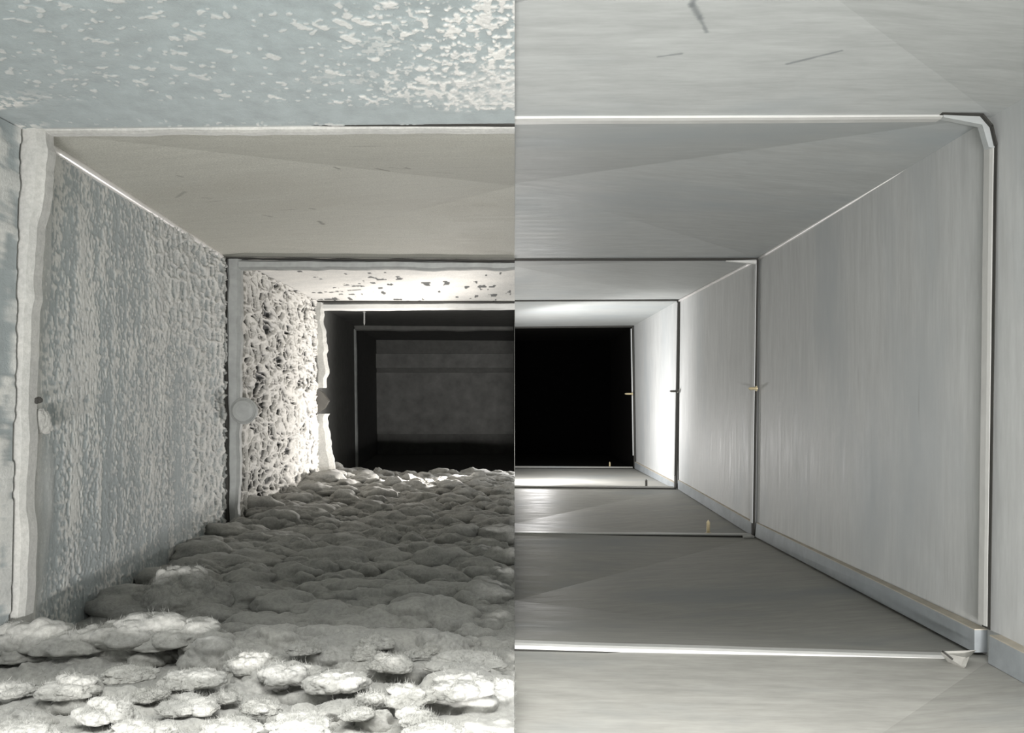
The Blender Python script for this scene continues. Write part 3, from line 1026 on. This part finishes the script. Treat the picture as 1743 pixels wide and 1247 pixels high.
# uncountable small puffs that make up the top of the blanket, joined into one part of it
def puff_cover():
    rs = np.random.RandomState(77)
    fine = [clump_shape(200 + k, 5, 4) for k in range(8)]
    coarse = [clump_shape(300 + k, 4, 4) for k in range(12)]
    V, T, off = [], [], 0
    def put(x, D, w, hgt, shapes, dz):
        nonlocal off
        co, tri = shapes[rs.randint(len(shapes))]
        sc_ = np.array([w * rs.uniform(.9, 1.35), w * rs.uniform(.75, 1.0), hgt])
        a = rs.uniform(0, 6.28)
        ca, sa = math.cos(a), math.sin(a)
        q = np.stack([co[:, 0] * ca - co[:, 1] * sa, co[:, 0] * sa + co[:, 1] * ca, co[:, 2]], 1) * sc_
        q[:, 1] -= .5 * np.maximum(0, q[:, 2])
        fl = np.interp(D, [R1, R2, R3], [P(0, 1132, R1).z, P(0, 907, R2).z, P(0, 829, R3).z])
        heap = .026 * float(sstep(-.5, -.8, np.array(x)) * sstep(1.7, 2.6, np.array(D))) + .020 * math.exp(-((D - 3.38) / .16) ** 2) + .013 * float(sstep(3.5, 3.66, np.array(D))) + (.008 if D < 1.25 else .005)
        q = q + np.array([x, D, fl + heap + dz])
        q[:, 0] = np.where(q[:, 0] > -.0006, -.0006 - (q[:, 0] > 0) * 0, q[:, 0])
        q += ((fbm(q[:, 0] * 55 + q[:, 2] * 37, q[:, 1] * 55 - q[:, 2] * 41, 9, 3) - .5) * .010)[:, None] * np.array([0, -.6, .8])
        V.append(q); T.append(tri + off); off += len(q)
    D = 0.78
    while D < 3.78:
        xl = np.interp(D, [0.5, R1, R2, R3], [-.63, -.63, -.77, -.77])
        x = -.02 - rs.uniform(0, .05)
        while x > xl:
            left = float(sstep(-.3, -.45, np.array(x)))
            skip = (1.03 < D < 1.15 and rs.rand() < left) or (1.27 < D < 1.42 and rs.rand() < left * .8)
            big = rs.rand()
            w = .028 + .050 * big ** 2
            if not skip:
                if D < 1.26:
                    put(x, D + rs.uniform(-.04, .04), w * 1.05, rs.uniform(.028, .042) * (.7 + .6 * big), fine, rs.uniform(-.006, .006))
                else:
                    put(x, D + rs.uniform(-.05, .05), w * 1.15, rs.uniform(.026, .044) * (.65 + .6 * big), coarse, rs.uniform(-.008, .008))
            x -= w * rs.uniform(.75, 1.5) * (1.35 if D < 1.26 else 1.25)
        D += .070 if D < 1.26 else .056 + .011 * D
    V, T = np.concatenate(V), np.concatenate(T)
    par = bpy.data.objects['floor_dust']
    o = link('dust_puffs', tri_mesh('dust_puffs', V, T, M['dust']), None, par)
    setprops(o, kind='stuff')
    q = V[V[:, 1] < 2.6]
    fibres(q[rs.randint(0, len(q), 50000)], rs, par, .006)


puff_cover()
CL = [clump_mesh(s, 6) for s in (3, 19, 37, 58, 83, 91, 104)]
BIG = clump_mesh(7, 7)


def clump(px, py, D, wpx, hpx, me, rz, label, group=None, deep=1.0):
    me, pick, sd = me
    o = bpy.data.objects.new('dust_clump', me)
    p = P(px, py, D)
    o.location = p
    sx = wpx / 2 / F * D
    o.scale = (sx, sx * deep, hpx / 2 / F * D)
    o.rotation_euler = (0, 0, rz)
    COL.objects.link(o)
    if wpx > 50:                 # fuzz that stands out of the clump
        rs = np.random.RandomState(sd)
        sc_ = np.array(o.scale)
        fo = fibres(pick * sc_, rs, o, 0.0055)
        fo.location = (0, 0, 0)
        fo.scale = [1 / v for v in sc_]
    return setprops(o, label, 'dust clump', group)


clump(303, 1030, 1.47, 175, 150, BIG, 0.3, 'large rounded dust mound alone beside the left wall foot', None, .9)
def ridge(parts, D, label):
    """one long bank of dust: overlapping heads joined into one mesh"""
    V, T, off = [], [], 0
    for k, (px, py, w, h) in enumerate(parts):
        co, tri = clump_shape(500 + k, 5, 4)
        p = P(px, py, D + .01 * (k % 2))
        sc_ = np.array([w / 2 / F * D * 1.15, .045, h / 2 / F * D * 1.15])
        q = co * sc_ + np.array(p)
        V.append(q); T.append(tri + off); off += len(q)
    V, T = np.concatenate(V), np.concatenate(T)
    o = link('dust_ridge', tri_mesh('dust_ridge', V, T, M['dust']), None)
    rs = np.random.RandomState(3)
    fibres(V[rs.randint(0, len(V), 7000)], rs, o, .009)
    return setprops(o, label, 'dust ridge')


ridge([(10, 1100, 110, 84), (62, 1092, 120, 78), (120, 1100, 130, 62), (170, 1098, 120, 60), (215, 1086, 120, 66), (262, 1080, 120, 66), (310, 1086, 110, 58), (355, 1096, 84, 38), (236, 1094, 150, 52), (388, 1098, 40, 22), (28, 1112, 110, 50), (90, 1112, 120, 44)],
      1.17, 'long pale ridge of dust banked across the nearest joint at the wall foot')

puffs = [(430, 1128, 90, 70), (494, 1146, 100, 70), (576, 1160, 120, 70), (640, 1092, 66, 40), (621, 1110, 60, 40), (520, 1102, 66, 34),
         (662, 1128, 92, 52), (793, 1126, 130, 52), (718, 1106, 60, 28), (782, 1172, 120, 72), (632, 1190, 58, 44), (700, 1184, 110, 56),
         (606, 1210, 66, 40), (711, 1218, 76, 48), (737, 1240, 100, 48), (853, 1160, 40, 40), (445, 1202, 82, 44), (512, 1234, 130, 56),
         (120, 1170, 120, 60), (226, 1146, 100, 46), (322, 1156, 116, 54), (176, 1212, 104, 70), (251, 1180, 70, 38), (317, 1200, 116, 46),
         (40, 1240, 110, 44), (240, 1244, 130, 50), (385, 1182, 60, 38), (30, 1170, 76, 40), (395, 1232, 100, 46)]
rnd = random.Random(5)
ORD = ['first', 'second', 'third', 'fourth', 'fifth', 'sixth', 'seventh', 'eighth', 'ninth', 'tenth', 'eleventh', 'twelfth']
ROWS = [(1118, 'in the farthest row of loose clumps'), (1152, 'in the second farthest clump row'),
        (1196, 'in the second nearest clump row'), (9999, 'in the nearest clump row')]
row_of = [next(k for k, (lim, _) in enumerate(ROWS) if q[1] < lim) for q in puffs]
def puff_label(i):
    mates = sorted((j for j in range(len(puffs)) if row_of[j] == row_of[i]), key=lambda j: puffs[j][0])
    return 'pale dust clump, ' + ORD[mates.index(i)] + ' from left ' + ROWS[row_of[i]][1]
for i, (x, y, w, h) in enumerate(puffs):
    # the clump's foot sets the depth: floor dust lies about 0.325 below the lens
    D = F * 0.322 / (y + h * .18 - CY)
    clump(x, y + 7, D, w, h * .92, CL[(i * 3) % 7], rnd.uniform(-.5, .5) + (math.pi if i % 2 else 0),
          puff_label(i), 'dust clumps on the nearest dusty floor', .8)

clump(66, 728, R1 + .03, 46, 70, CL[2], 1.0, 'soft pale dust tuft stuck on the wall beside the pale flange', None, .4)
speck = clump(62, 684, R1 + .015, 18, 22, CL[3], 0.4, 'small dark grime speck above the dust tuft on the left wall', None, .6)

speck.data = speck.data.copy()
speck.data.materials[0] = M['gasket']
speck['category'] = 'speck'
speck.name = 'grime_speck'
